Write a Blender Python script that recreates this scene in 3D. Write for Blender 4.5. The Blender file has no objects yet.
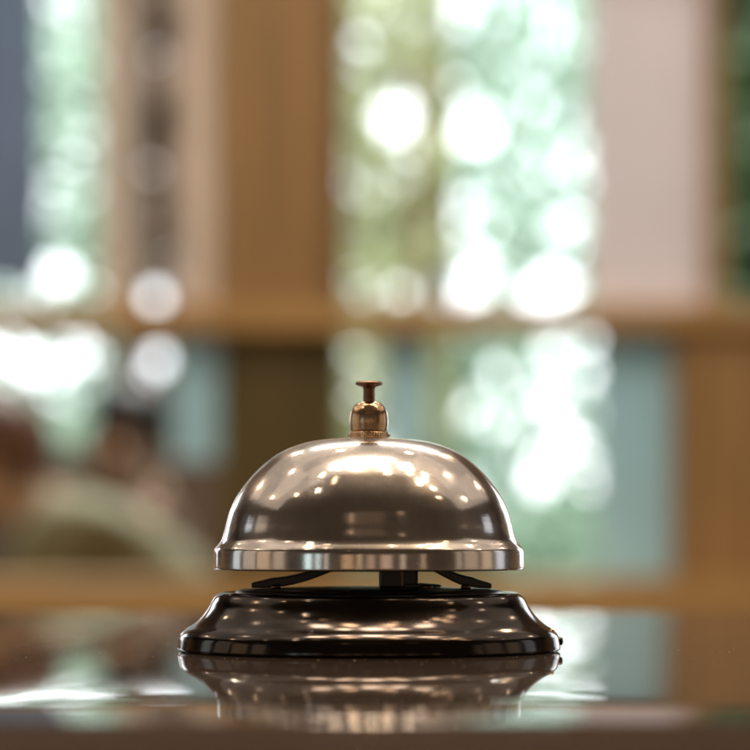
import bpy, bmesh, math, random
from mathutils import Vector
R = math.radians
sc = bpy.context.scene
C = sc.collection

# ---------------------------------------------------------------- camera
# the camera stands at the origin, 25 mm above the counter, looking along +Y
F = 2800.0            # focal length in photo pixels (90 mm lens on a 24 mm square)
HORIZON = 535.0       # eye level, in photo rows
BELL_D = 0.622        # metres to the bell's axis
PX = BELL_D / F       # metres per photo pixel at the bell
cd = bpy.data.cameras.new('camera')
cam = bpy.data.objects.new('camera', cd); C.objects.link(cam)
cam.rotation_euler = (R(90), 0, 0)
cd.sensor_width = cd.sensor_height = 24.0
cd.lens = F / 750 * 24
cd.shift_y = (HORIZON - 375) / 750
cd.clip_start = 0.02; cd.clip_end = 200
cd.dof.use_dof = True
cd.dof.focus_distance = 0.605
cd.dof.aperture_fstop = 7.5
cd.dof.aperture_blades = 0
sc.camera = cam

# ---------------------------------------------------------------- world (dim warm interior)
w = bpy.data.worlds.new('World'); sc.world = w; w.use_nodes = True
bg = w.node_tree.nodes['Background']
bg.inputs['Color'].default_value = (0.042, 0.029, 0.020, 1); bg.inputs['Strength'].default_value = 1.0

# ---------------------------------------------------------------- lamps
def lamp(name, kind, loc, power, col, size=0.05, size_y=None, aim=None):
    d = bpy.data.lights.new(name, kind); d.energy = power; d.color = col
    if kind == 'POINT': d.shadow_soft_size = size
    else:
        d.shape = 'RECTANGLE' if size_y else 'DISK'; d.size = size
        if size_y: d.size_y = size_y
    o = bpy.data.objects.new(name, d); C.objects.link(o); o.location = loc
    if aim is not None: o.rotation_euler = (Vector(aim) - Vector(loc)).to_track_quat('-Z', 'Y').to_euler()
    return o
WARM = (1.0, 0.70, 0.44); WARM2 = (1.0, 0.80, 0.62); DAY = (0.88, 1.0, 0.94)
rl = random.Random(11)
# round ceiling downlights in loose rows, over and in front of the counter
for (x, y, k) in [(-1.5, .5, .4), (-.75, .75, .3), (.35, .55, .25), (.95, .45, .8), (1.6, .4, .5), (-1.1, 1.6, .4), (-.3, 1.75, .5), (.5, 1.65, .5),
                  (1.25, 1.45, .5), (-.8, 2.8, 2.0), (.1, 2.85, 2.0), (.95, 2.8, 2.0), (.72, .70, .5), (.92, .78, .5), (1.1, .62, .6), (.82, .95, .5), (-2.2, 1.2, 1), (2.2, 1.1, 1),
                  (-1.9, 2.9, 1.3), (2.0, 2.9, 1.3), (-.55, .42, .12), (-1.0, .35, .5)]:
    lamp('ceiling_downlight', 'POINT', (x + rl.uniform(-.1, .1), y + rl.uniform(-.1, .1), 1.62 + rl.uniform(-.05, .05)),
         4.5 * k * rl.uniform(.7, 1.3), WARM if rl.random() < .7 else WARM2, .028)
# area lamps added in place of a ceiling, to brighten the dome's reflection
lamp('overhead_fill', 'AREA', (0, 2.3, 1.97), .38 * math.pi * 25, (1, .85, .72), 7.0, 3.6, (0, 2.3, 0))
for (x, y, wd, ht, rad) in [(-1.9, 1.3, 1.5, .7, .28), (-.7, 2.2, 1.1, 1.1, .22), (1.2, 1.5, 1.0, .9, .30), (2.4, 2.4, 1.2, 1.6, .2), (.5, 3.0, 1.6, .8, .3), (-2.6, 3.0, 1.0, 1.0, .35), (-.9, .9, .5, .6, .25)]:
    lamp('overhead_fill_patch', 'AREA', (x, y, 1.93), rad * math.pi * wd * ht, (1, .82, .66), wd, ht, (x, y, 0))  # added panels that make the overhead reflection uneven
# bright coffers just past the bell
lamp('ceiling_coffer_light', 'AREA', (0.03, 1.00, 1.85), 7, WARM2, .17, .26, (0.0, .7, 0))
lamp('ceiling_coffer_light', 'AREA', (0.27, 1.06, 1.85), 3, WARM2, .12, .16, (0.0, .7, 0))
lamp('ceiling_coffer_light', 'AREA', (-.22, 1.05, 1.85), 2.5, WARM2, .13, .14, (0.0, .7, 0))
lamp('ceiling_coffer_light', 'AREA', (-.50, .90, 1.85), 4, WARM2, .20, .2, (-.1, .7, 0))
lamp('ceiling_coffer_light', 'AREA', (.58, .92, 1.85), 4, WARM2, .20, .2, (.1, .7, 0))
lamp('ceiling_coffer_light', 'AREA', (-.20, .70, 1.85), 2.5, WARM, .16, .12, (-.1, .6, 0))
lamp('ceiling_coffer_light', 'AREA', (.22, .72, 1.85), 2.5, WARM, .16, .12, (.1, .6, 0))
# fill lamps added at the sides and behind the camera, for the bell's reflections
for (x, y, z, wd, ht, rad, col) in [(-4.2, -1.0, .45, .8, 1.9, .50, (1, .80, .62)), (-4.2, .15, .35, .9, 1.7, .60, (1, .74, .5)), (-4.2, 1.25, .55, 1.0, 1.9, .50, (1, .84, .70)), (-4.2, 2.5, .4, .8, 1.8, .9, (.8, .92, 1)),
                                    (4.2, -1.0, .4, .35, 1.6, .5, (1, .80, .60)), (4.2, -.1, .5, 1.0, 1.9, .42, (1, .78, .60)), (4.2, 1.1, .35, .8, 1.7, .6, (1, .76, .52)), (4.2, 2.4, .45, .9, 1.9, .9, (.85, .9, 1))]:
    lamp('side_fill', 'AREA', (x, y, z), rad * math.pi * wd * ht, col, wd, ht, (0, y, z))
lamp('rear_fill', 'AREA', (0, -3.6, .0), .035 * math.pi * 8, (1, .74, .55), 8.0, 1.0, (0, 0, 0))  # broad dim lamp, added to lift the rim
lamp('rear_overhead_fill', 'AREA', (-.2, -2.6, 1.95), .08 * math.pi * 2.0, (1, .66, .42), 1.9, 1.1, (-.2, -2.6, 0))  # unseen panel, added for a warm patch in the dome's dark middle
for (x, y) in [(-.75, -2.2), (1.25, -1.7)]:
    lamp('ceiling_downlight', 'POINT', (x, y, 1.75), .35, WARM, .05)  # dim unseen lamps, added as small features in the dome's reflection
# area lamps added behind the camera, giving lit patches on the dome's rim
for (x, z, wd, ht, rad, col) in [(-1.05, 0, .55, .7, .55, (1, .6, .32)), (-.45, .0, .10, .8, 1.3, WARM), (.10, 0, .35, .6, .5, (1, .68, .5)), (.85, 0, .55, .6, .6, (1, .68, .5)), (1.75, .0, .22, .7, .8, WARM2),
                                 (-2.9, .1, .30, 1.0, 1.2, (.75, .95, 1)), (-2.3, .1, .12, 1.0, 1.2, (1, .9, .8)), (-3.8, .1, .5, 1.0, 1.6, (.7, .95, 1)), (3.2, .1, .18, .9, .9, WARM)]:
    lamp('rim_patch_lamp', 'AREA', (x, -3.2, z), rad * math.pi * wd * ht, col, wd, ht, (x * .6, 0, 0))
# daylight falling on the garden
lamp('daylight', 'AREA', (0.3, 7.2, 5.2), 1000, (1, 1, .95), 4.0, 2.0, (0.2, 9.6, .2))

sc.view_settings.view_transform = 'Standard'; sc.view_settings.look = 'None'
sc.view_settings.exposure = 0.0; sc.view_settings.gamma = 1.0; sc.view_settings.use_curve_mapping = False
sc.render.engine = 'CYCLES'
sc.cycles.use_denoising = True
sc.cycles.max_bounces = 6; sc.cycles.glossy_bounces = 5; sc.cycles.sample_clamp_indirect = 12
sc.cycles.caustics_reflective = False; sc.cycles.caustics_refractive = False

# ---------------------------------------------------------------- helpers
def W(px, py, L):      # a direction of sight (photo pixel) and a distance -> a point of the place
    return Vector(((px - 375) / F * L, L, (HORIZON - py) / F * L))

def nodes(name):
    m = bpy.data.materials.new(name); m.use_nodes = True
    nt = m.node_tree; b = nt.nodes['Principled BSDF']
    return m, nt, b
def mapped(nt, scale, kind='Object'):
    tc = nt.nodes.new('ShaderNodeTexCoord'); mp = nt.nodes.new('ShaderNodeMapping')
    mp.inputs['Scale'].default_value = scale
    nt.links.new(tc.outputs[kind], mp.inputs['Vector']); return mp.outputs['Vector']
def noise(nt, vec, scale, detail=4, rough=.55):
    n = nt.nodes.new('ShaderNodeTexNoise'); n.inputs['Scale'].default_value = scale
    n.inputs['Detail'].default_value = detail; n.inputs['Roughness'].default_value = rough
    nt.links.new(vec, n.inputs['Vector']); return n.outputs['Fac']
def ramp(nt, fac, stops):
    r = nt.nodes.new('ShaderNodeValToRGB'); e = r.color_ramp.elements
    e[0].position, e[0].color = stops[0][0], (*stops[0][1], 1)
    e[1].position, e[1].color = stops[1][0], (*stops[1][1], 1)
    for p, c in stops[2:]:
        k = e.new(p); k.color = (*c, 1)
    nt.links.new(fac, r.inputs['Fac']); return r.outputs['Color']
def bump(nt, b, h, strength, dist):
    n = nt.nodes.new('ShaderNodeBump'); n.inputs['Strength'].default_value = strength; n.inputs['Distance'].default_value = dist
    nt.links.new(h, n.inputs['Height']); nt.links.new(n.outputs['Normal'], b.inputs['Normal'])

def mat_plain(name, col, rough=.6, var=.25, scale=8, metal=0.0, stretch=(1, 1, 1)):
    m, nt, b = nodes(name)
    f = noise(nt, mapped(nt, stretch), scale)
    lo = tuple(c * (1 - var) for c in col); hi = tuple(min(1, c * (1 + var)) for c in col)
    nt.links.new(ramp(nt, f, [(.3, lo), (.7, hi)]), b.inputs['Base Color'])
    b.inputs['Roughness'].default_value = rough; b.inputs['Metallic'].default_value = metal
    return m
def mat_wood(name, col, rough=.35, axis='Z'):
    st = {'Z': (14, 14, .8), 'X': (.8, 14, 14)}[axis]
    return mat_plain(name, col, rough, .28, 3, 0, st)
def mat_translucent(name, col, share=.5, var=.2, scale=4):
    m, nt, b = nodes(name); out = nt.nodes['Material Output']
    f = noise(nt, mapped(nt, (1, 1, 1)), scale)
    c = ramp(nt, f, [(.3, tuple(x * (1 - var) for x in col)), (.7, tuple(min(1, x * (1 + var)) for x in col))])
    t = nt.nodes.new('ShaderNodeBsdfTranslucent'); mx = nt.nodes.new('ShaderNodeMixShader'); mx.inputs['Fac'].default_value = share
    nt.links.new(c, b.inputs['Base Color']); nt.links.new(c, t.inputs['Color']); b.inputs['Roughness'].default_value = .55
    nt.links.new(b.outputs['BSDF'], mx.inputs[1]); nt.links.new(t.outputs['BSDF'], mx.inputs[2])
    nt.links.new(mx.outputs[0], out.inputs['Surface']); return m
def mat_metal(name, col, rough, wear, haze=0):
    m, nt, b = nodes(name)
    b.inputs['Metallic'].default_value = 1.0
    v = mapped(nt, (1, 1, 1))
    f1 = noise(nt, v, 120, 6, .6); f2 = noise(nt, v, 900, 3, .6)
    nt.links.new(ramp(nt, f1, [(.25, tuple(c * (1 - wear) for c in col)), (.65, col)]), b.inputs['Base Color'])
    # smears and fine pitting in the gloss
    mr = nt.nodes.new('ShaderNodeMapRange'); nt.links.new(f1, mr.inputs['Value'])
    mr.inputs['From Min'].default_value = .3; mr.inputs['From Max'].default_value = .75
    mr.inputs['To Min'].default_value = rough * .45; mr.inputs['To Max'].default_value = rough * 2.3
    nt.links.new(mr.outputs['Result'], b.inputs['Roughness'])
    # turning marks round the axis, hairline scratches and sparse pits
    vr = mapped(nt, (30, 30, 2600)); f3 = noise(nt, vr, 1.0, 5, .7)
    pit = nt.nodes.new('ShaderNodeMapRange'); nt.links.new(f2, pit.inputs['Value'])
    pit.inputs['From Min'].default_value = .68; pit.inputs['From Max'].default_value = .78; pit.inputs['To Max'].default_value = 3.0
    ad = nt.nodes.new('ShaderNodeMath'); ad.operation = 'ADD'
    nt.links.new(f3, ad.inputs[0]); nt.links.new(pit.outputs['Result'], ad.inputs[1])
    bump(nt, b, ad.outputs[0], .035, .0003)
    if haze:                                     # polish worn to a soft sheen over the mirror
        b2 = nt.nodes.new('ShaderNodeBsdfGlossy'); b2.inputs['Roughness'].default_value = .30
        b2.inputs['Color'].default_value = (*col, 1)
        mx = nt.nodes.new('ShaderNodeMixShader')
        f4 = noise(nt, v, 38, 5, .62); hz = nt.nodes.new('ShaderNodeMapRange'); nt.links.new(f4, hz.inputs['Value'])
        hz.inputs['From Min'].default_value = .32; hz.inputs['From Max'].default_value = .70
        hz.inputs['To Min'].default_value = haze * .35; hz.inputs['To Max'].default_value = haze * 2.2
        nt.links.new(hz.outputs['Result'], mx.inputs['Fac'])
        nt.links.new(b.outputs['BSDF'], mx.inputs[1]); nt.links.new(b2.outputs['BSDF'], mx.inputs[2])
        nt.links.new(mx.outputs[0], nt.nodes['Material Output'].inputs['Surface'])
    return m

M = {}
M['nickel'] = mat_metal('worn_nickel', (.82, .76, .70), .08, .24, .20)
M['brass'] = mat_metal('aged_brass', (.78, .54, .33), .18, .3)
M['bronze'] = mat_metal('dark_bronze', (.30, .16, .09), .28, .35)
M['black_nickel'] = mat_metal('black_nickel', (.072, .061, .053), .085, .25, .14)
M['black_steel'] = mat_plain('black_steel', (.016, .015, .014), .28, .3, 300)
M['foot'] = mat_plain('black_rubber', (.012, .012, .012), .7, .3, 300)
M['timber'] = mat_wood('honey_timber', (.385, .245, .105))
M['timber_x'] = mat_wood('honey_timber_rail', (.60, .385, .155), .3, 'X')
M['timber_dark'] = mat_wood('brown_timber', (.20, .10, .035))
M['timber_deep'] = mat_wood('deep_brown_timber', (.060, .030, .013), .5, 'X')
M['beige'] = mat_wood('pale_beige_timber', (.82, .70, .60), .45)
M['olive_board'] = mat_wood('olive_board', (.115, .090, .030), .4)
M['blind'] = mat_translucent('white_blind_fabric', (.84, .80, .81), .5, .04, 3)
M['frosted'] = mat_translucent('frosted_blue_glass', (.55, .74, .78), .5, .06, 3)
M['slate'] = mat_plain('slate_blue_paint', (.36, .47, .72), .5, .2, 3)
M['slate_cloth'] = mat_translucent('slate_blue_cloth', (.40, .46, .55), .62, .1, 2)
M['pale_blue'] = mat_translucent('pale_blue_cloth', (.82, .90, 1.0), .6, .05, 3)
M['leaf_y'] = mat_translucent('yellow_green_leaf', (.48, .53, .30), .42, .4, 6)
M['leaf_m'] = mat_translucent('mint_green_leaf', (.44, .62, .50), .42, .35, 6)
M['leaf_d'] = mat_translucent('dark_green_leaf', (.05, .10, .035), .25, .4, 6)
M['leaf_b'] = mat_translucent('brown_leaf', (.22, .15, .11), .3, .3, 6)
M['bark'] = mat_plain('brown_bark', (.10, .065, .04), .85, .4, 20, 0, (1, 1, .2))
M['plaster'] = mat_plain('pale_plaster', (.60, .68, .70), .8, .12, 3)
M['ground'] = mat_plain('garden_ground', (.14, .16, .09), .9, .35, 5)
M['floor'] = mat_plain('brown_floor', (.16, .10, .06), .4, .25, 4)
M['skin'] = mat_plain('skin', (.60, .40, .27), .5, .1, 20)
M['hair_brown'] = mat_plain('brown_hair', (.15, .075, .045), .5, .3, 60)
M['hair_black'] = mat_plain('black_hair', (.012, .010, .009), .45, .3, 60)
M['olive_cloth'] = mat_plain('olive_cloth', (.27, .265, .16), .85, .2, 15)
M['brown_cloth'] = mat_plain('brown_cloth', (.075, .040, .022), .85, .2, 15)
M['wall_brown'] = mat_plain('brown_wall_paint', (.15, .095, .06), .7, .2, 4)
M['dark_cloth'] = mat_plain('dark_cloth', (.02, .02, .025), .85, .2, 15)

def sky_mat():
    m = bpy.data.materials.new('bright_sky'); m.use_nodes = True; nt = m.node_tree
    nt.nodes.remove(nt.nodes['Principled BSDF'])
    e = nt.nodes.new('ShaderNodeEmission'); e.inputs['Strength'].default_value = 4.8
    f = noise(nt, mapped(nt, (1, 1, 1)), .35)
    nt.links.new(ramp(nt, f, [(.35, (.86, .95, 1.0)), (.65, (1, 1, 1))]), e.inputs['Color'])
    nt.links.new(e.outputs[0], nt.nodes['Material Output'].inputs['Surface']); return m
M['sky'] = sky_mat()

def counter_mat():
    m, nt, b = nodes('lacquered_brown_counter')
    v = mapped(nt, (3, 26, 26))
    f = noise(nt, v, 6, 8, .65)
    nt.links.new(ramp(nt, f, [(.25, (.013, .006, .003)), (.55, (.034, .018, .010)), (.8, (.065, .038, .022))]), b.inputs['Base Color'])
    v2 = mapped(nt, (1, 1, 1)); s = noise(nt, v2, 260, 6, .7)
    mr = nt.nodes.new('ShaderNodeMapRange'); nt.links.new(s, mr.inputs['Value'])
    mr.inputs['From Min'].default_value = .45; mr.inputs['From Max'].default_value = .75
    mr.inputs['To Min'].default_value = .018; mr.inputs['To Max'].default_value = .060
    nt.links.new(mr.outputs['Result'], b.inputs['Roughness'])
    b.inputs['IOR'].default_value = 1.55
    b.inputs['Sheen Weight'].default_value = .10; b.inputs['Sheen Roughness'].default_value = .5; b.inputs['Sheen Tint'].default_value = (1, .76, .58, 1)
    # sparse dust and fine scratches along the board
    v3 = mapped(nt, (60, 420, 60)); d = noise(nt, v3, 5, 3, .6)
    mr2 = nt.nodes.new('ShaderNodeMapRange'); nt.links.new(d, mr2.inputs['Value'])
    mr2.inputs['From Min'].default_value = .66; mr2.inputs['From Max'].default_value = .80
    bump(nt, b, mr2.outputs['Result'], .10, .0003)
    return m
M['counter'] = counter_mat()

def link(name, verts, faces, mat, parent=None, smooth=True, loc=None):
    me = bpy.data.meshes.new(name); me.from_pydata([tuple(v) for v in verts], [], faces); me.update()
    if smooth:
        for p in me.polygons: p.use_smooth = True
    me.materials.append(M[mat])
    o = bpy.data.objects.new(name, me); C.objects.link(o)
    if parent: o.parent = parent
    if loc is not None: o.location = loc
    return o
def tag(o, label=None, cat=None, group=None, kind=None):
    if label: o['label'] = label
    if cat: o['category'] = cat
    if group: o['group'] = group
    if kind: o['kind'] = kind
    return o
def empty(name, loc, label, cat, group=None):
    o = bpy.data.objects.new(name, None); C.objects.link(o); o.location = loc; o.empty_display_size = .02
    return tag(o, label, cat, group)
def bevel(o, wd, seg=2, angle=35):
    b = o.modifiers.new('bevel', 'BEVEL'); b.width = wd; b.segments = seg; b.limit_method = 'ANGLE'; b.angle_limit = R(angle)
    return o
def box(name, x0, x1, y0, y1, z0, z1, mat, parent=None, bev=.004):
    v = [(x, y, z) for z in (z0, z1) for y in (y0, y1) for x in (x0, x1)]
    f = [(0, 2, 3, 1), (4, 5, 7, 6), (0, 1, 5, 4), (2, 6, 7, 3), (0, 4, 6, 2), (1, 3, 7, 5)]
    o = link(name, v, f, mat, parent, False)
    if bev: bevel(o, bev)
    return o
def catmull(pts, n=6):
    out = []
    for i in range(len(pts) - 1):
        p0 = pts[max(i - 1, 0)]; p1 = pts[i]; p2 = pts[i + 1]; p3 = pts[min(i + 2, len(pts) - 1)]
        for k in range(n):
            t = k / n
            out.append(tuple(.5 * (2 * p1[j] + (p2[j] - p0[j]) * t + (2 * p0[j] - 5 * p1[j] + 4 * p2[j] - p3[j]) * t * t
                                   + (3 * p1[j] - p0[j] - 3 * p2[j] + p3[j]) * t ** 3) for j in range(2)))
    out.append(tuple(pts[-1])); return out
def lathe(name, prof, mat, parent, seg=160, wob=0, ribs=None):
    v, f = [], []
    n = len(prof)
    for i in range(seg):
        a = 2 * math.pi * i / seg
        for (r, z) in prof:
            rr = r
            v.append((rr * math.cos(a), rr * math.sin(a), z))
    for i in range(seg):
        j = (i + 1) % seg
        for k in range(n - 1):
            f.append((i * n + k, j * n + k, j * n + k + 1, i * n + k + 1))
    o = link(name, v, f, mat, parent)
    # recalc outward normals and weld the poles
    bm = bmesh.new(); bm.from_mesh(o.data)
    bmesh.ops.remove_doubles(bm, verts=bm.verts, dist=1e-7)
    bmesh.ops.recalc_face_normals(bm, faces=bm.faces)
    bm.to_mesh(o.data); bm.free()
    for p in o.data.polygons: p.use_smooth = True
    return o

# ================================================================ the counter top
# cross-section marched from the far edge to the rolled front edge: level under the bell, then falling away softly
ROLL = [(610, 0), (640, 3), (660, 9), (680, 24), (692, 42), (702, 66), (709, 120), (718, 330), (727, 580), (742, 850), (768, 1150), (840, 1500)]
def reflect_rise(row):   # how far above eye level a ray seen at this photo row leaves the lacquer, in pixels
    def lin(r):
        if r <= ROLL[0][0]: return 0.0
        for (a, b), (c, d) in zip(ROLL, ROLL[1:]):
            if r <= c: return b + (d - b) * (r - a) / (c - a)
        return ROLL[-1][1]
    return row - HORIZON + sum(lin(row + k) for k in (-6, -4, -2, 0, 2, 4, 6)) / 7
FAR = 0.930
z0 = -(612 - HORIZON) / F * FAR
prof = [(FAR, z0)]
d, z = FAR, z0
while d > .30:
    row = HORIZON + F * (-z) / d
    s = max(0.0, (math.atan(reflect_rise(row) / F) - math.atan((row - HORIZON) / F)) / 2)
    step = .002 if s < .02 else .0006
    d -= step; z -= step * math.tan(s)
    prof.append((d, z))
    if s > .75: break
# finish as a rounded nose, then the front fascia
ang = s
while ang < R(88):
    ang += R(4); d -= .0008 * math.cos(ang); z -= .0008 * math.sin(ang); prof.append((d, z))
prof.append((d, z - .05)); prof.append((d + .02, z - .052))
def surf_z(y):
    for (a, za), (b, zb) in zip(prof, prof[1:]):
        if b <= y <= a: return za + (zb - za) * (a - y) / (a - b)
    return z0
Z_BELL = surf_z(BELL_D)
print('bell contact row', HORIZON - Z_BELL / BELL_D * F, 'front edge', d, z)
HALF = 1.6
full = [(FAR - .004, z0 - .045), (FAR, z0 - .041), (FAR, z0 - .004)] + [(FAR - .001, z0 - .001)] + prof[1:]
v, f = [], []
for x in (-HALF, HALF):
    for (yy, zz) in full: v.append((x, yy, zz))
n = len(full)
for k in range(n - 1): f.append((k, k + 1, n + k + 1, n + k))
f.append((n - 1, 0, n, 2 * n - 1))
f.append(tuple(range(n))); f.append(tuple(range(2 * n - 1, n - 1, -1)))
top = link('counter_top', v, f, 'counter', None, True)
bm = bmesh.new(); bm.from_mesh(top.data); bmesh.ops.recalc_face_normals(bm, faces=bm.faces); bm.to_mesh(top.data); bm.free()
for p in top.data.polygons: p.use_smooth = len(p.vertices) == 4 and p.area < .0085
tag(top, kind='structure')
FLOOR = -1.12
cab = box('counter_cabinet', -1.5, 1.5, d + .05, FAR - .02, FLOOR, z0 - .05, 'timber_dark', None, .004); tag(cab, kind='structure')

# dust and crumbs lying on the lacquer, far too many to count
rd = random.Random(8); v, f = [], []
for k in range(1600):
    x = rd.uniform(-.11, .11); yy = rd.uniform(.52, .80); zz = surf_z(yy); r_ = rd.uniform(.00004, .00011) * (2.2 if rd.random() < .06 else 1)
    if (x + 6 * PX) ** 2 + (yy - BELL_D) ** 2 < (192 * PX) ** 2: continue
    i = len(v); a0 = rd.uniform(0, 6)
    v += [(x + r_ * rd.uniform(.7, 2.2) * math.cos(a0 + t), yy + r_ * math.sin(a0 + t), zz) for t in (0, 2.1, 4.2)] + [(x, yy, zz + r_ * rd.uniform(.5, 1.1))]
    f += [(i, i + 1, i + 3), (i + 1, i + 2, i + 3), (i + 2, i, i + 3)]
M['dust'] = mat_plain('pale_dust', (.5, .40, .30), .8, .3, 2000)
tag(link('dust', v, f, 'dust', None, False), kind='stuff')

# ================================================================ the call bell
bell = empty('call_bell', ((369 - 375) * PX, BELL_D, Z_BELL), 'silver dome call bell on a dark round base, standing on the polished counter', 'call bell')
def P(lst): return [(r * PX, h * PX) for r, h in lst]
# base: spun dark metal shell
bp = [(184, 0.4), (188.5, .6), (190.5, 2), (191, 4), (190.3, 9), (189.3, 14), (187.6, 17.5), (183, 21.8), (175, 27), (166.8, 34.5), (160.4, 43), (156.8, 50), (153.8, 54.5), (149.5, 57.6), (144, 58.8), (138, 58.6), (131, 57.5)]
base = lathe('base', P(catmull(bp, 5)), 'black_nickel', bell, 200)
foot = lathe('foot_ring', P([(0, .8), (176, .8), (179, 1.0), (183, 1.2), (183, 9), (0, 9)]), 'foot', bell, 96)
plate = lathe('base_plate', P([(134, 54), (133, 59.5), (128, 61.5), (60, 63.5), (20, 64), (0, 64)]), 'black_steel', bell, 128)
# dome: shell with inner wall
do = [(153.2, 81), (154.8, 81.8), (155.2, 84), (155.1, 92), (154.9, 98.5), (154.2, 101.6), (152, 104.4), (149.4, 107.4), (147.2, 111), (145.4, 116), (144, 121), (142.3, 128), (139.5, 138), (136.3, 146), (132.5, 153.5), (127.6, 161), (122, 168.3), (116.4, 175), (110, 181.6), (103.4, 187.6), (96.5, 193), (88, 198.3), (79, 202.6), (70.5, 205.8), (62, 208.2), (50, 210.4), (36, 211.8), (20, 212.4), (0, 212.5)]
di = [(0, 208.5), (44, 206.8), (70, 200.6), (93, 190), (112, 173), (126, 155), (135, 137), (140, 120), (144, 107), (150.5, 100), (151.2, 92), (151.5, 82.5), (153.2, 81)]
dome = lathe('dome', P(catmull(do, 5)), 'nickel', bell, 220)
inner = lathe('inner_wall', P(catmull(di, 4)), 'nickel', dome, 128)
# finial: knurled ring, acorn cap, striker rod and button
ring = lathe('collar_ring', P(catmull([(8, 211), (19.2, 211.4), (20.2, 212.6), (20.2, 216.5), (19.4, 218.3), (17.2, 219), (10, 219.2)], 4)), 'brass', bell, 72)
cv, cf = [], []
for i in range(48):                                    # knurling beads round the ring
    a = 2 * math.pi * i / 48
    for (da, rr, hh) in [(-.042, 19.9, 213), (.042, 19.9, 213), (.042, 19.9, 216.8), (-.042, 19.9, 216.8), (0, 21.0, 214.2), (0, 21.0, 215.8)]:
        cv.append((rr * PX * math.cos(a + da), rr * PX * math.sin(a + da), hh * PX))
    q = i * 6
    cf += [(q, q + 1, q + 4), (q + 1, q + 2, q + 5, q + 4), (q + 2, q + 3, q + 5), (q + 3, q, q + 4, q + 5)]
link('knurling', cv, cf, 'brass', ring, False)
cap = lathe('cap', P(catmull([(10, 218.6), (16.6, 219), (18.1, 220), (18.7, 223), (19.3, 228), (19.2, 233), (18.2, 238.5), (16, 243), (13.2, 246.4), (10.4, 248.2), (7.4, 248.8), (5.2, 248.8)], 4)), 'brass', bell, 72)
btn = lathe('button', P(catmull([(5.9, 246), (5.9, 250), (5.8, 256), (6.0, 260), (7.0, 261.3), (10, 262.3), (12.9, 263.4), (13.5, 264.4), (13.2, 265.4), (12, 266.3), (8, 267), (0, 267.2)], 4)), 'bronze', bell, 64)
btn.location.z = 2.4 * PX
# mechanism between dome and base
post = box('post', -20 * PX, 19 * PX, -9 * PX, 9 * PX, 62 * PX, 120 * PX, 'black_steel', bell, .0006)
post.location = (31 * PX * 0 + 30 * PX, 0, 0)
strip = box('contact_strip', 2 * PX, 5 * PX, -11.4 * PX, -9.2 * PX, 64 * PX, 86 * PX, 'bronze', bell, .0002)
strip.location = (30 * PX, 0, 0)
def arm(name, pts, wd, th):
    v, f = [], []
    cp = catmull(pts, 6)
    tip = max(pts, key=lambda p: abs(p[0]))[0]
    for (x, h) in cp:
        t_ = th * min(1, .5 + abs(x - tip) / 40)
        for (dy, dh) in ((-wd / 2, 0), (wd / 2, 0), (wd / 2, t_), (-wd / 2, t_)):
            v.append((x * PX, dy * PX, (h + dh) * PX))
    m = len(cp)
    for k in range(m - 1):
        for e in range(4): f.append((k * 4 + e, k * 4 + (e + 1) % 4, (k + 1) * 4 + (e + 1) % 4, (k + 1) * 4 + e))
    f.append((3, 2, 1, 0)); f.append(tuple((m - 1) * 4 + e for e in range(4)))
    return bevel(link(name, v, f, 'black_steel', bell, False), .0003, 2)
arm('spring_arm', [(-117, 63.2), (-104, 63), (-88, 64), (-70, 67.5), (-50, 74), (-20, 86)], 34, 9.5)
arm('spring_arm', [(40, 84), (58, 82), (74, 74), (90, 66.5), (106, 63.2), (122, 62.4)], 34, 10)
arm('lever', [(36, 62.5), (52, 63.5), (72, 64)], 36, 4)
lever2 = arm('lever', [(-28, 92), (0, 90), (32, 90)], 26, 5)
for (sx, sy) in ((-92, -30), (96, -24), (58, -40)):
    scw = lathe('screw', P([(0, 62), (5, 62), (5, 65), (4, 66.4), (0, 66.8)]), 'bronze', bell, 20)
    scw.location = (sx * PX, sy * PX, 0)
# small rivet on the rim of the base at the right
rv = lathe('rivet', P(catmull([(0, -2), (3.2, -1.4), (4.2, 1), (3.4, 3.6), (0, 4.6)], 4)), 'black_nickel', bell, 24)
rv.rotation_euler = (0, R(90), 0); rv.location = (189.5 * PX, -4 * PX, 9.5 * PX)
rv2 = lathe('rivet', P(catmull([(0, -2), (2.2, -1.4), (3, .6), (2.2, 2.2), (0, 2.8)], 4)), 'brass', bell, 24)
rv2.rotation_euler = (0, R(70), 0); rv2.location = (181 * PX, -30 * PX, 20 * PX)

# ================================================================ room floor, garden ground, sky
fl = box('floor', -6, 6, -4, 7.2, FLOOR - .1, FLOOR, 'floor', None, 0); tag(fl, kind='structure')
gr = box('ground', -14, 14, 7.2, 18, FLOOR - .12, FLOOR - .02, 'ground', None, 0); tag(gr, kind='structure')
v = [(-9, 16.5, FLOOR - .1), (9, 16.5, FLOOR - .1), (9, 16.5, 5.2), (-9, 16.5, 5.2)]
sk = link('sky', v, [(0, 1, 2, 3)], 'sky', None, False); tag(sk, kind='structure')

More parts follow.
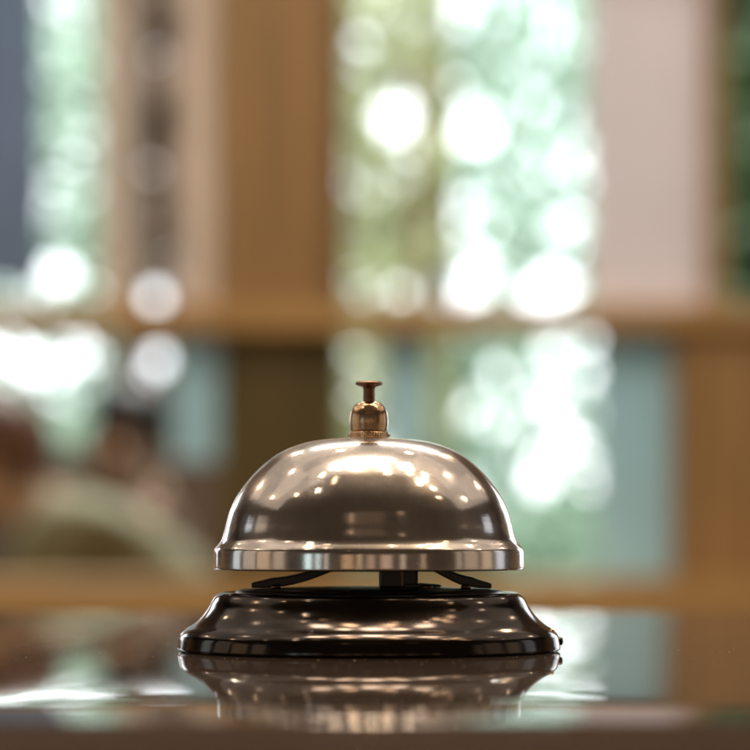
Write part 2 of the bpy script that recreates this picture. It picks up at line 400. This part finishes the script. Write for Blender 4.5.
# ================================================================ timber partition at 4 m
L = 4.0; q = L / F
def X(p): return (p - 375) * q
def Z(p): return (HORIZON - p) * q
part = empty('timber_partition', (0, 0, 0), 'honey brown timber window partition with a cross rail and wide sill behind the bell', 'partition')
def pbox(name, x0, x1, y_top, y_bot, mat, dy=0.0, th=.06, parent=part, bev=.004):
    return box(name, X(x0), X(x1), L - th / 2 + dy, L + th / 2 + dy, Z(y_bot), Z(y_top), mat, parent, bev)
pbox('transom', -2600, 3200, 308, 334, 'timber_x', -.012, .10)
pbox('sill', -2600, 3200, 577, 640, 'timber_x', -.045, .17)
pbox('unseen_header', -2600, 3200, -1300, -50, 'timber_deep', -.01, .10)  # out of view; made tall and dark to darken the counter's reflection
box('dado_panel', X(-2600), X(3200), L - .03, L + .03, FLOOR, Z(640), 'timber_dark', part)
pbox('board', 218, 337, -150, 308, 'timber', 0, .05)
pbox('mullion', 337, 346, -150, 308, 'timber_dark', -.01, .07)
pbox('mullion', 103, 128, -150, 308, 'beige', 0, .06)
pbox('mullion', 184, 215, -150, 308, 'beige', 0, .06)
pbox('mullion', 414, 424, 60, 308, 'timber', 0, .04)
pbox('mullion', 704, 722, -150, 308, 'timber', 0, .07)
pbox('post', 672, 790, 334, 577, 'timber', 0, .08)
pbox('mullion', -230, -160, -150, 577, 'timber', 0.005, .07)
for (xa, xb) in [(-2600, -1560), (-1000, -900), (-480, -230), (830, 1120), (1540, 1640), (2150, 3200)]:  # unseen boards and gaps, added to shape the sky's reflection along the dome edges
    pbox('board', xa, xb, -150, 577, 'timber', .012, .04)
pbox('panel', 220, 344, 334, 577, 'olive_board', 0, .03)
pbox('frosted_pane', 172, 219, 334, 462, 'frosted', 0, .008, part, 0)
pbox('frosted_pane', 384, 428, 334, 520, 'frosted', 0, .008, part, 0)
pbox('frosted_pane', 596, 673, 334, 577, 'frosted', 0, .008, part, 0)
blind = pbox('window_blind', 588, 703, -150, 306, 'blind', -.005, .004, None, 0)
tag(blind, 'white fabric blind hanging in the upper opening right of the bright windows', 'blind')

# ================================================================ things beyond the partition
def stand(name, x0, x1, y0, y1, dist, mat, label, cat, th=.06, lean=0):
    a = W(x0, y0, dist); b = W(x1, y1, dist); cx = (a.x + b.x) / 2
    o = box(name, a.x - cx, b.x - cx, -th / 2, th / 2, 0, a.z - b.z, mat, None, .006)
    o.location = (cx, dist, b.z); o.rotation_euler = (0, lean, 0)
    return tag(o, label, cat)
stand('tall_screen', -160, 44, -190, 286, 5.6, 'slate_cloth', 'slate blue cloth screen hanging at the far left edge above the cross rail', 'screen', .004)
stand('low_wall', -900, 352, 452, 1000, 7.7, 'wall_brown', 'low dark brown wall behind the two seated people', 'wall', .12)
wall = stand('garden_wall', 150, 1000, 545, 960, 13.0, 'plaster', 'low pale wall behind the garden trees', 'wall', .2)

rt = random.Random(4)
def crown(name, parent, n, cx, cy, sx, sy, dist, dd, size, mat, holes=(), keep=None):
    v, f = [], []
    k = 0; tries = 0
    while k < n and tries < n * 30:
        tries += 1
        px = rt.gauss(0, .5) * sx + cx if False else cx + rt.uniform(-1, 1) * sx
        py = cy + rt.uniform(-1, 1) * sy
        if keep and not keep(px, py): continue
        if any((px - hx) ** 2 / (hr * hr) + (py - hy) ** 2 / (hr2 * hr2) < .8 for (hx, hy, hr, hr2) in holes): continue
        L0 = dist + rt.uniform(-dd, dd)
        c = W(px, py, dist); c.y = L0
        s = size * rt.uniform(.6, 1.35)
        a = Vector((rt.gauss(0, 1), rt.gauss(0, .5), rt.gauss(0, 1))).normalized()
        b = a.cross(Vector((rt.gauss(0, .4), -1, rt.gauss(0, .4)))).normalized()
        nrm = a.cross(b)
        i = len(v)
        v += [c - a * s, c + b * s * .38 - a * s * .1 + nrm * s * .08, c + a * s, c - b * s * .38 - a * s * .1 + nrm * s * .08]
        f += [(i, i + 1, i + 2), (i, i + 2, i + 3)]
        k += 1
    o = link(name, v, f, mat, parent, False); return o
def limb(verts, faces, p, qv, r0, r1, seg=8):
    ax = (qv - p).normalized(); u = ax.orthogonal().normalized(); w_ = ax.cross(u); i = len(verts)
    for (c, r) in ((p, r0), (qv, r1)):
        for k in range(seg):
            a = 2 * math.pi * k / seg; verts.append(c + (u * math.cos(a) + w_ * math.sin(a)) * r)
    for k in range(seg): faces.append((i + k, i + (k + 1) % seg, i + seg + (k + 1) % seg, i + seg + k))
def tree(name, px, dist, top_row, label, r=.05, crowns=()):
    b = W(px, 0, dist); root = empty(name, (0, 0, 0), label, 'tree', 'trees in the garden')
    base_p = Vector((b.x, dist, FLOOR - .05)); tp = W(px + 15, top_row, dist)
    v, f = [], []
    mid = (base_p + tp) / 2 + Vector((.06, .05, 0))
    limb(v, f, base_p, mid, r, r * .75); limb(v, f, mid, tp, r * .75, r * .4)
    for k in range(7):
        t = rt.uniform(.45, .95); s = base_p.lerp(tp, t)
        limb(v, f, s, s + Vector((rt.uniform(-.6, .6), rt.uniform(-.3, .3), rt.uniform(.2, .6))), r * .4, r * .1, 6)
    link('trunk', v, f, 'bark', root)
    for cargs in crowns: crown('crown', root, *cargs)
    return root
holes_c = [(397, 112, 24, 26), (478, 128, 24, 22), (535, 82, 12, 12), (358, 178, 10, 10), (458, 205, 15, 15), (452, 290, 22, 22), (480, 262, 14, 14), (550, 290, 26, 24), (558, 228, 11, 12),
           (395, 292, 13, 14), (356, 282, 12, 13), (455, 8, 18, 12), (503, 8, 12, 10), (352, 108, 10, 10), (362, 355, 9, 9),
           (556, 355, 20, 18), (545, 400, 18, 18), (562, 440, 17, 18), (540, 478, 16, 16), (530, 508, 10, 8), (478, 400, 6, 8)]
tree('garden_tree', 425, 9.4, -250, 'yellow green leafy tree in the middle window, left of the minty one', .045,
     [(1900, 385, 180, 62, 420, 9.4, .35, .055, 'leaf_y', holes_c)])
tree('garden_tree', 596, 9.9, -280, 'mint green leafy tree in the brightest window beside the white blind', .045,
     [(2800, 525, 150, 105, 440, 9.9, .4, .055, 'leaf_m', holes_c)])
tree('garden_tree', 740, 9.0, -280, 'dark green dense tree at the right edge', .06,
     [(7000, 800, 100, 115, 480, 9.0, .5, .07, 'leaf_d', [(732, 178, 14, 9)])])
holes_l = [(74, -12, 8, 12), (71, 18, 8, 12), (66, 48, 8, 12), (60, 78, 7, 12), (54, 108, 6, 10), (55, 205, 15, 15), (58, 275, 22, 22), (10, 298, 18, 10), (30, 295, 14, 10), (10, 352, 22, 20), (42, 368, 24, 22), (20, 400, 16, 14), (88, 355, 20, 20), (60, 425, 16, 16), (157, 299, 21, 20), (157, 357, 20, 20), (151, 231, 13, 13), (152, 147, 10, 10), (92, 132, 8, 8), (95, 300, 10, 10)]
tree('garden_tree', 112, 9.2, -260, 'pale green leafy tree at the left behind the seated people', .045,
     [(2300, 20, 100, 90, 440, 9.2, .4, .055, 'leaf_m', holes_l)])
tree('garden_tree', 235, 9.6, -260, 'brownish green tree seen between the two pale mullions', .06,
     [(3200, 165, 100, 64, 440, 9.6, .3, .06, 'leaf_b', holes_l)])
def shrub(name, px, row, dist, wpx, hpx, n, mat, label):
    root = empty(name, (0, 0, 0), label, 'shrub', 'shrubs along the garden wall')
    v, f = [], []
    b = W(px, 0, dist); s = Vector((b.x, dist, FLOOR - .05))
    for k in range(6): limb(v, f, s, W(px + rt.uniform(-wpx, wpx) * .7, row + hpx * rt.uniform(-.3, .6), dist), .02, .006, 6)
    link('stem', v, f, 'bark', root)
    crown('crown', root, n, px, row + hpx * .6, wpx, hpx, dist, .25, .05, mat, (), lambda x, y: ((x - px) / wpx) ** 2 + max(0, (row + hpx * .6 - y) / hpx) ** 2 < 1 + rt.uniform(-.3, .1))
shrub('garden_shrub', 545, 520, 8.6, 60, 70, 420, 'leaf_m', 'bright green shrub low in the brightest window')
shrub('garden_shrub', 430, 545, 8.3, 70, 60, 420, 'leaf_d', 'dark green low shrub behind the call bell dome')
shrub('garden_shrub', 58, 445, 8.5, 40, 60, 300, 'leaf_m', 'green shrub showing between the two seated people')

# ================================================================ seated people
def skin_mesh(name, joints, bones, mat, parent=None, root=0, sub=2):
    me = bpy.data.meshes.new(name)
    keys = list(joints); idx = {k: i for i, k in enumerate(keys)}
    me.from_pydata([joints[k][0] for k in keys], [(idx[a], idx[b]) for a, b in bones], [])
    o = bpy.data.objects.new(name, me); C.objects.link(o); me.materials.append(M[mat])
    m = o.modifiers.new('skin', 'SKIN'); m.use_smooth_shade = True; m.branch_smoothing = .6
    sv = me.skin_vertices[0].data
    for k in keys:
        r = joints[k][1]; sv[idx[k]].radius = (r, r) if not isinstance(r, tuple) else r
    sv[root].use_root = True
    s = o.modifiers.new('subsurf', 'SUBSURF'); s.levels = sub; s.render_levels = sub
    if parent: o.parent = parent
    return o
def person(origin, fwd, spine, head, label, shirt, hair, seat_z):
    """spine: list of (forward, up) from pelvis to neck, metres from origin; head: (forward, up) of the head's middle"""
    root = empty('person', origin, label, 'person')
    sd = Vector((-fwd.y, fwd.x, 0)); up = Vector((0, 0, 1))
    def pt(a, u, s=0): return tuple(fwd * a + up * u + sd * s)
    J = {'pelvis': (pt(*spine[0]), .125), 'waist': (pt(*spine[1]), .115), 'chest': (pt(*spine[2]), .125), 'upper': (pt(*spine[3]), .105)}
    ne = spine[4]; hd = head
    J['neck'] = (pt(*ne), .052)
    J['jaw'] = (pt(hd[0] + .005, hd[1] - .065), .064); J['face'] = (pt(hd[0], hd[1] + .005), .088); J['crown'] = (pt(hd[0] - .012, hd[1] + .07), .072)
    J['nose'] = (pt(hd[0] + .098, hd[1] - .02), .012)
    B = [('pelvis', 'waist'), ('waist', 'chest'), ('chest', 'upper'), ('upper', 'neck'), ('neck', 'jaw'), ('jaw', 'face'), ('face', 'crown'), ('face', 'nose')]
    u4 = spine[3]
    for s, t in ((1, 'a'), (-1, 'b')):
        J['sh' + t] = (pt(u4[0] + .01, u4[1] - .02, .17 * s), .062)
        J['el' + t] = (pt(u4[0] + .12, u4[1] - .29, .22 * s), .045)
        J['wr' + t] = (pt(u4[0] + .33, u4[1] - .30, .12 * s), .029)
        J['pa' + t] = (pt(u4[0] + .40, u4[1] - .30, .10 * s), .030)
        B += [('upper', 'sh' + t), ('sh' + t, 'el' + t), ('el' + t, 'wr' + t), ('wr' + t, 'pa' + t)]
        for k, (off, ln) in enumerate(((-.026, .070), (-.009, .082), (.009, .076), (.024, .060))):
            J['f%d%s' % (k, t)] = (pt(u4[0] + .435, u4[1] - .302, .10 * s + off), .010)
            J['g%d%s' % (k, t)] = (pt(u4[0] + .435 + ln, u4[1] - .32, .10 * s + off * 1.15), .008)
            B += [('pa' + t, 'f%d%s' % (k, t)), ('f%d%s' % (k, t), 'g%d%s' % (k, t))]
        J['t1' + t] = (pt(u4[0] + .385, u4[1] - .30, .10 * s - .045 * s), .011); J['t2' + t] = (pt(u4[0] + .43, u4[1] - .31, .10 * s - .062 * s), .009)
        B += [('pa' + t, 't1' + t), ('t1' + t, 't2' + t)]
        J['hip' + t] = (pt(spine[0][0] + .03, spine[0][1] - .03, .10 * s), .095)
        J['kn' + t] = (pt(spine[0][0] + .46, spine[0][1] - .02, .13 * s), .062)
        J['an' + t] = (pt(spine[0][0] + .44, FLOOR - origin[2] + .08, .13 * s), .042)
        J['to' + t] = (pt(spine[0][0] + .62, FLOOR - origin[2] + .04, .14 * s), .035)
        B += [('pelvis', 'hip' + t), ('hip' + t, 'kn' + t), ('kn' + t, 'an' + t), ('an' + t, 'to' + t)]
    slim = {'waist': .7, 'chest': .66, 'upper': .6, 'sha': .7, 'shb': .7, 'ela': .75, 'elb': .75, 'pelvis': .8}
    skin_mesh('body', {k: (p_, r_ * slim.get(k, 1)) for k, (p_, r_) in J.items()}, B, 'skin', root)
    top_k = ['waist', 'chest', 'upper', 'sha', 'ela', 'wra', 'shb', 'elb', 'wrb']
    Js = {k: (J[k][0], J[k][1] * (1.25 if k[:2] != 'wr' else 1.25)) for k in top_k}
    Js['collar'] = (tuple(Vector(J['upper'][0]).lerp(Vector(J['neck'][0]), .8)), .085); Js['upper'] = (J['upper'][0], .125); Js['chest'] = (J['chest'][0], .135); Js['waist'] = (J['waist'][0], .14)
    Js['hem'] = (tuple(Vector(J['pelvis'][0]).lerp(Vector(J['waist'][0]), .1)), .15)
    skin_mesh('jacket', Js, [('upper', 'collar'), ('hem', 'waist'), ('waist', 'chest'), ('chest', 'upper'), ('upper', 'sha'), ('sha', 'ela'), ('ela', 'wra'), ('upper', 'shb'), ('shb', 'elb'), ('elb', 'wrb')], shirt, root, 0)
    low = ['pelvis', 'hipa', 'kna', 'ana', 'hipb', 'knb', 'anb']
    Jt = {k: (J[k][0], J[k][1] * 1.14) for k in low}; Jt['belt'] = (tuple(Vector(J['pelvis'][0]).lerp(Vector(J['waist'][0]), .55)), .11)
    skin_mesh('trousers', Jt, [('pelvis', 'belt'), ('pelvis', 'hipa'), ('hipa', 'kna'), ('kna', 'ana'), ('pelvis', 'hipb'), ('hipb', 'knb'), ('knb', 'anb')], 'dark_cloth', root)
    # hair: a cap over the crown and back of the head
    v, f = [], []
    nu, nv = 24, 12
    for j in range(nv + 1):
        th = j / nv * R(118)
        for i in range(nu):
            ph = 2 * math.pi * i / nu
            dx = math.sin(th) * math.cos(ph); ds = math.sin(th) * math.sin(ph); dz = math.cos(th)
            cut = 1.0 if (dx < .35 or dz > .35) else .86
            rr = (1 + .03 * math.sin(5 * ph + 3 * th)) * cut
            v.append(pt(hd[0] - .018 + .108 * dx * rr, hd[1] + .045 + .105 * dz * rr, .092 * ds * rr))
    for j in range(nv):
        for i in range(nu): f.append((j * nu + i, j * nu + (i + 1) % nu, (j + 1) * nu + (i + 1) % nu, (j + 1) * nu + i))
    link('hair', v, f, hair, root)
    for s in (1, -1):
        e = [pt(hd[0] - .01 + .02 * math.cos(a), hd[1] - .01 + .032 * math.sin(a), s * (.093 + dd)) for dd in (0, .012) for a in [k * math.pi / 5 for k in range(10)]]
        link('ear', e, [tuple(range(10)), tuple(range(19, 9, -1))] + [(k, (k + 1) % 10, 10 + (k + 1) % 10, 10 + k) for k in range(10)], 'skin', root)
        ey = [pt(hd[0] + .068 + .012 * math.cos(a) * math.cos(b), hd[1] + .008 + .012 * math.sin(b), s * .032 + .012 * math.sin(a) * math.cos(b)) for b in (-1.2, -.6, 0, .6, 1.2) for a in [k * math.pi / 4 for k in range(8)]]
        link('eye', ey, [(r * 8 + k, r * 8 + (k + 1) % 8, (r + 1) * 8 + (k + 1) % 8, (r + 1) * 8 + k) for r in range(4) for k in range(8)], 'hair_black', root)
    return root
def stool(loc, h, label):
    root = empty('stool', loc, label, 'stool', 'stools under the seated people')
    box('seat', -.2, .2, -.2, .2, h - .04, h, 'timber_dark', root, .012)
    for sx in (-1, 1):
        for sy in (-1, 1): box('leg', sx * .16 - .018, sx * .16 + .018, sy * .16 - .018, sy * .16 + .018, 0, h - .04, 'timber_dark', root, .003)
# leaning person: faces left, bent back towards the middle of the room
D1 = 4.95; k1 = D1 / F
o1 = Vector(((205 - 375) * k1, D1, 0))
def s1(px, py): return ((205 - px) * k1, (HORIZON - py) * k1)
pel = s1(222, 812)
person(o1, Vector((-1, 0, 0)), [pel, s1(192, 668), s1(142, 578), s1(74, 516), s1(30, 498)], s1(-16, 470),
       'person in an olive top leaning forward to the left, in front of the left windows', 'olive_cloth', 'hair_brown', pel[1])
stool((o1.x - pel[0], D1, FLOOR), pel[1] - .115 - FLOOR, 'wooden stool under the person in the olive top')
D2 = 6.95; k2 = D2 / F
o2 = Vector(((165 - 375) * k2, D2, 0))
def s2(px, py): return ((165 - px) * k2, (HORIZON - py) * k2)
pel2 = s2(178, 765)
person(o2, Vector((-1, 0, 0)), [pel2, s2(180, 690), s2(172, 600), s2(153, 508), s2(138, 476)], s2(120, 436),
       'dark haired person in brown facing left behind the person in olive', 'brown_cloth', 'hair_black', pel2[1])
stool((o2.x - pel2[0], D2, FLOOR), pel2[1] - .115 - FLOOR, 'wooden stool under the dark haired person in brown')
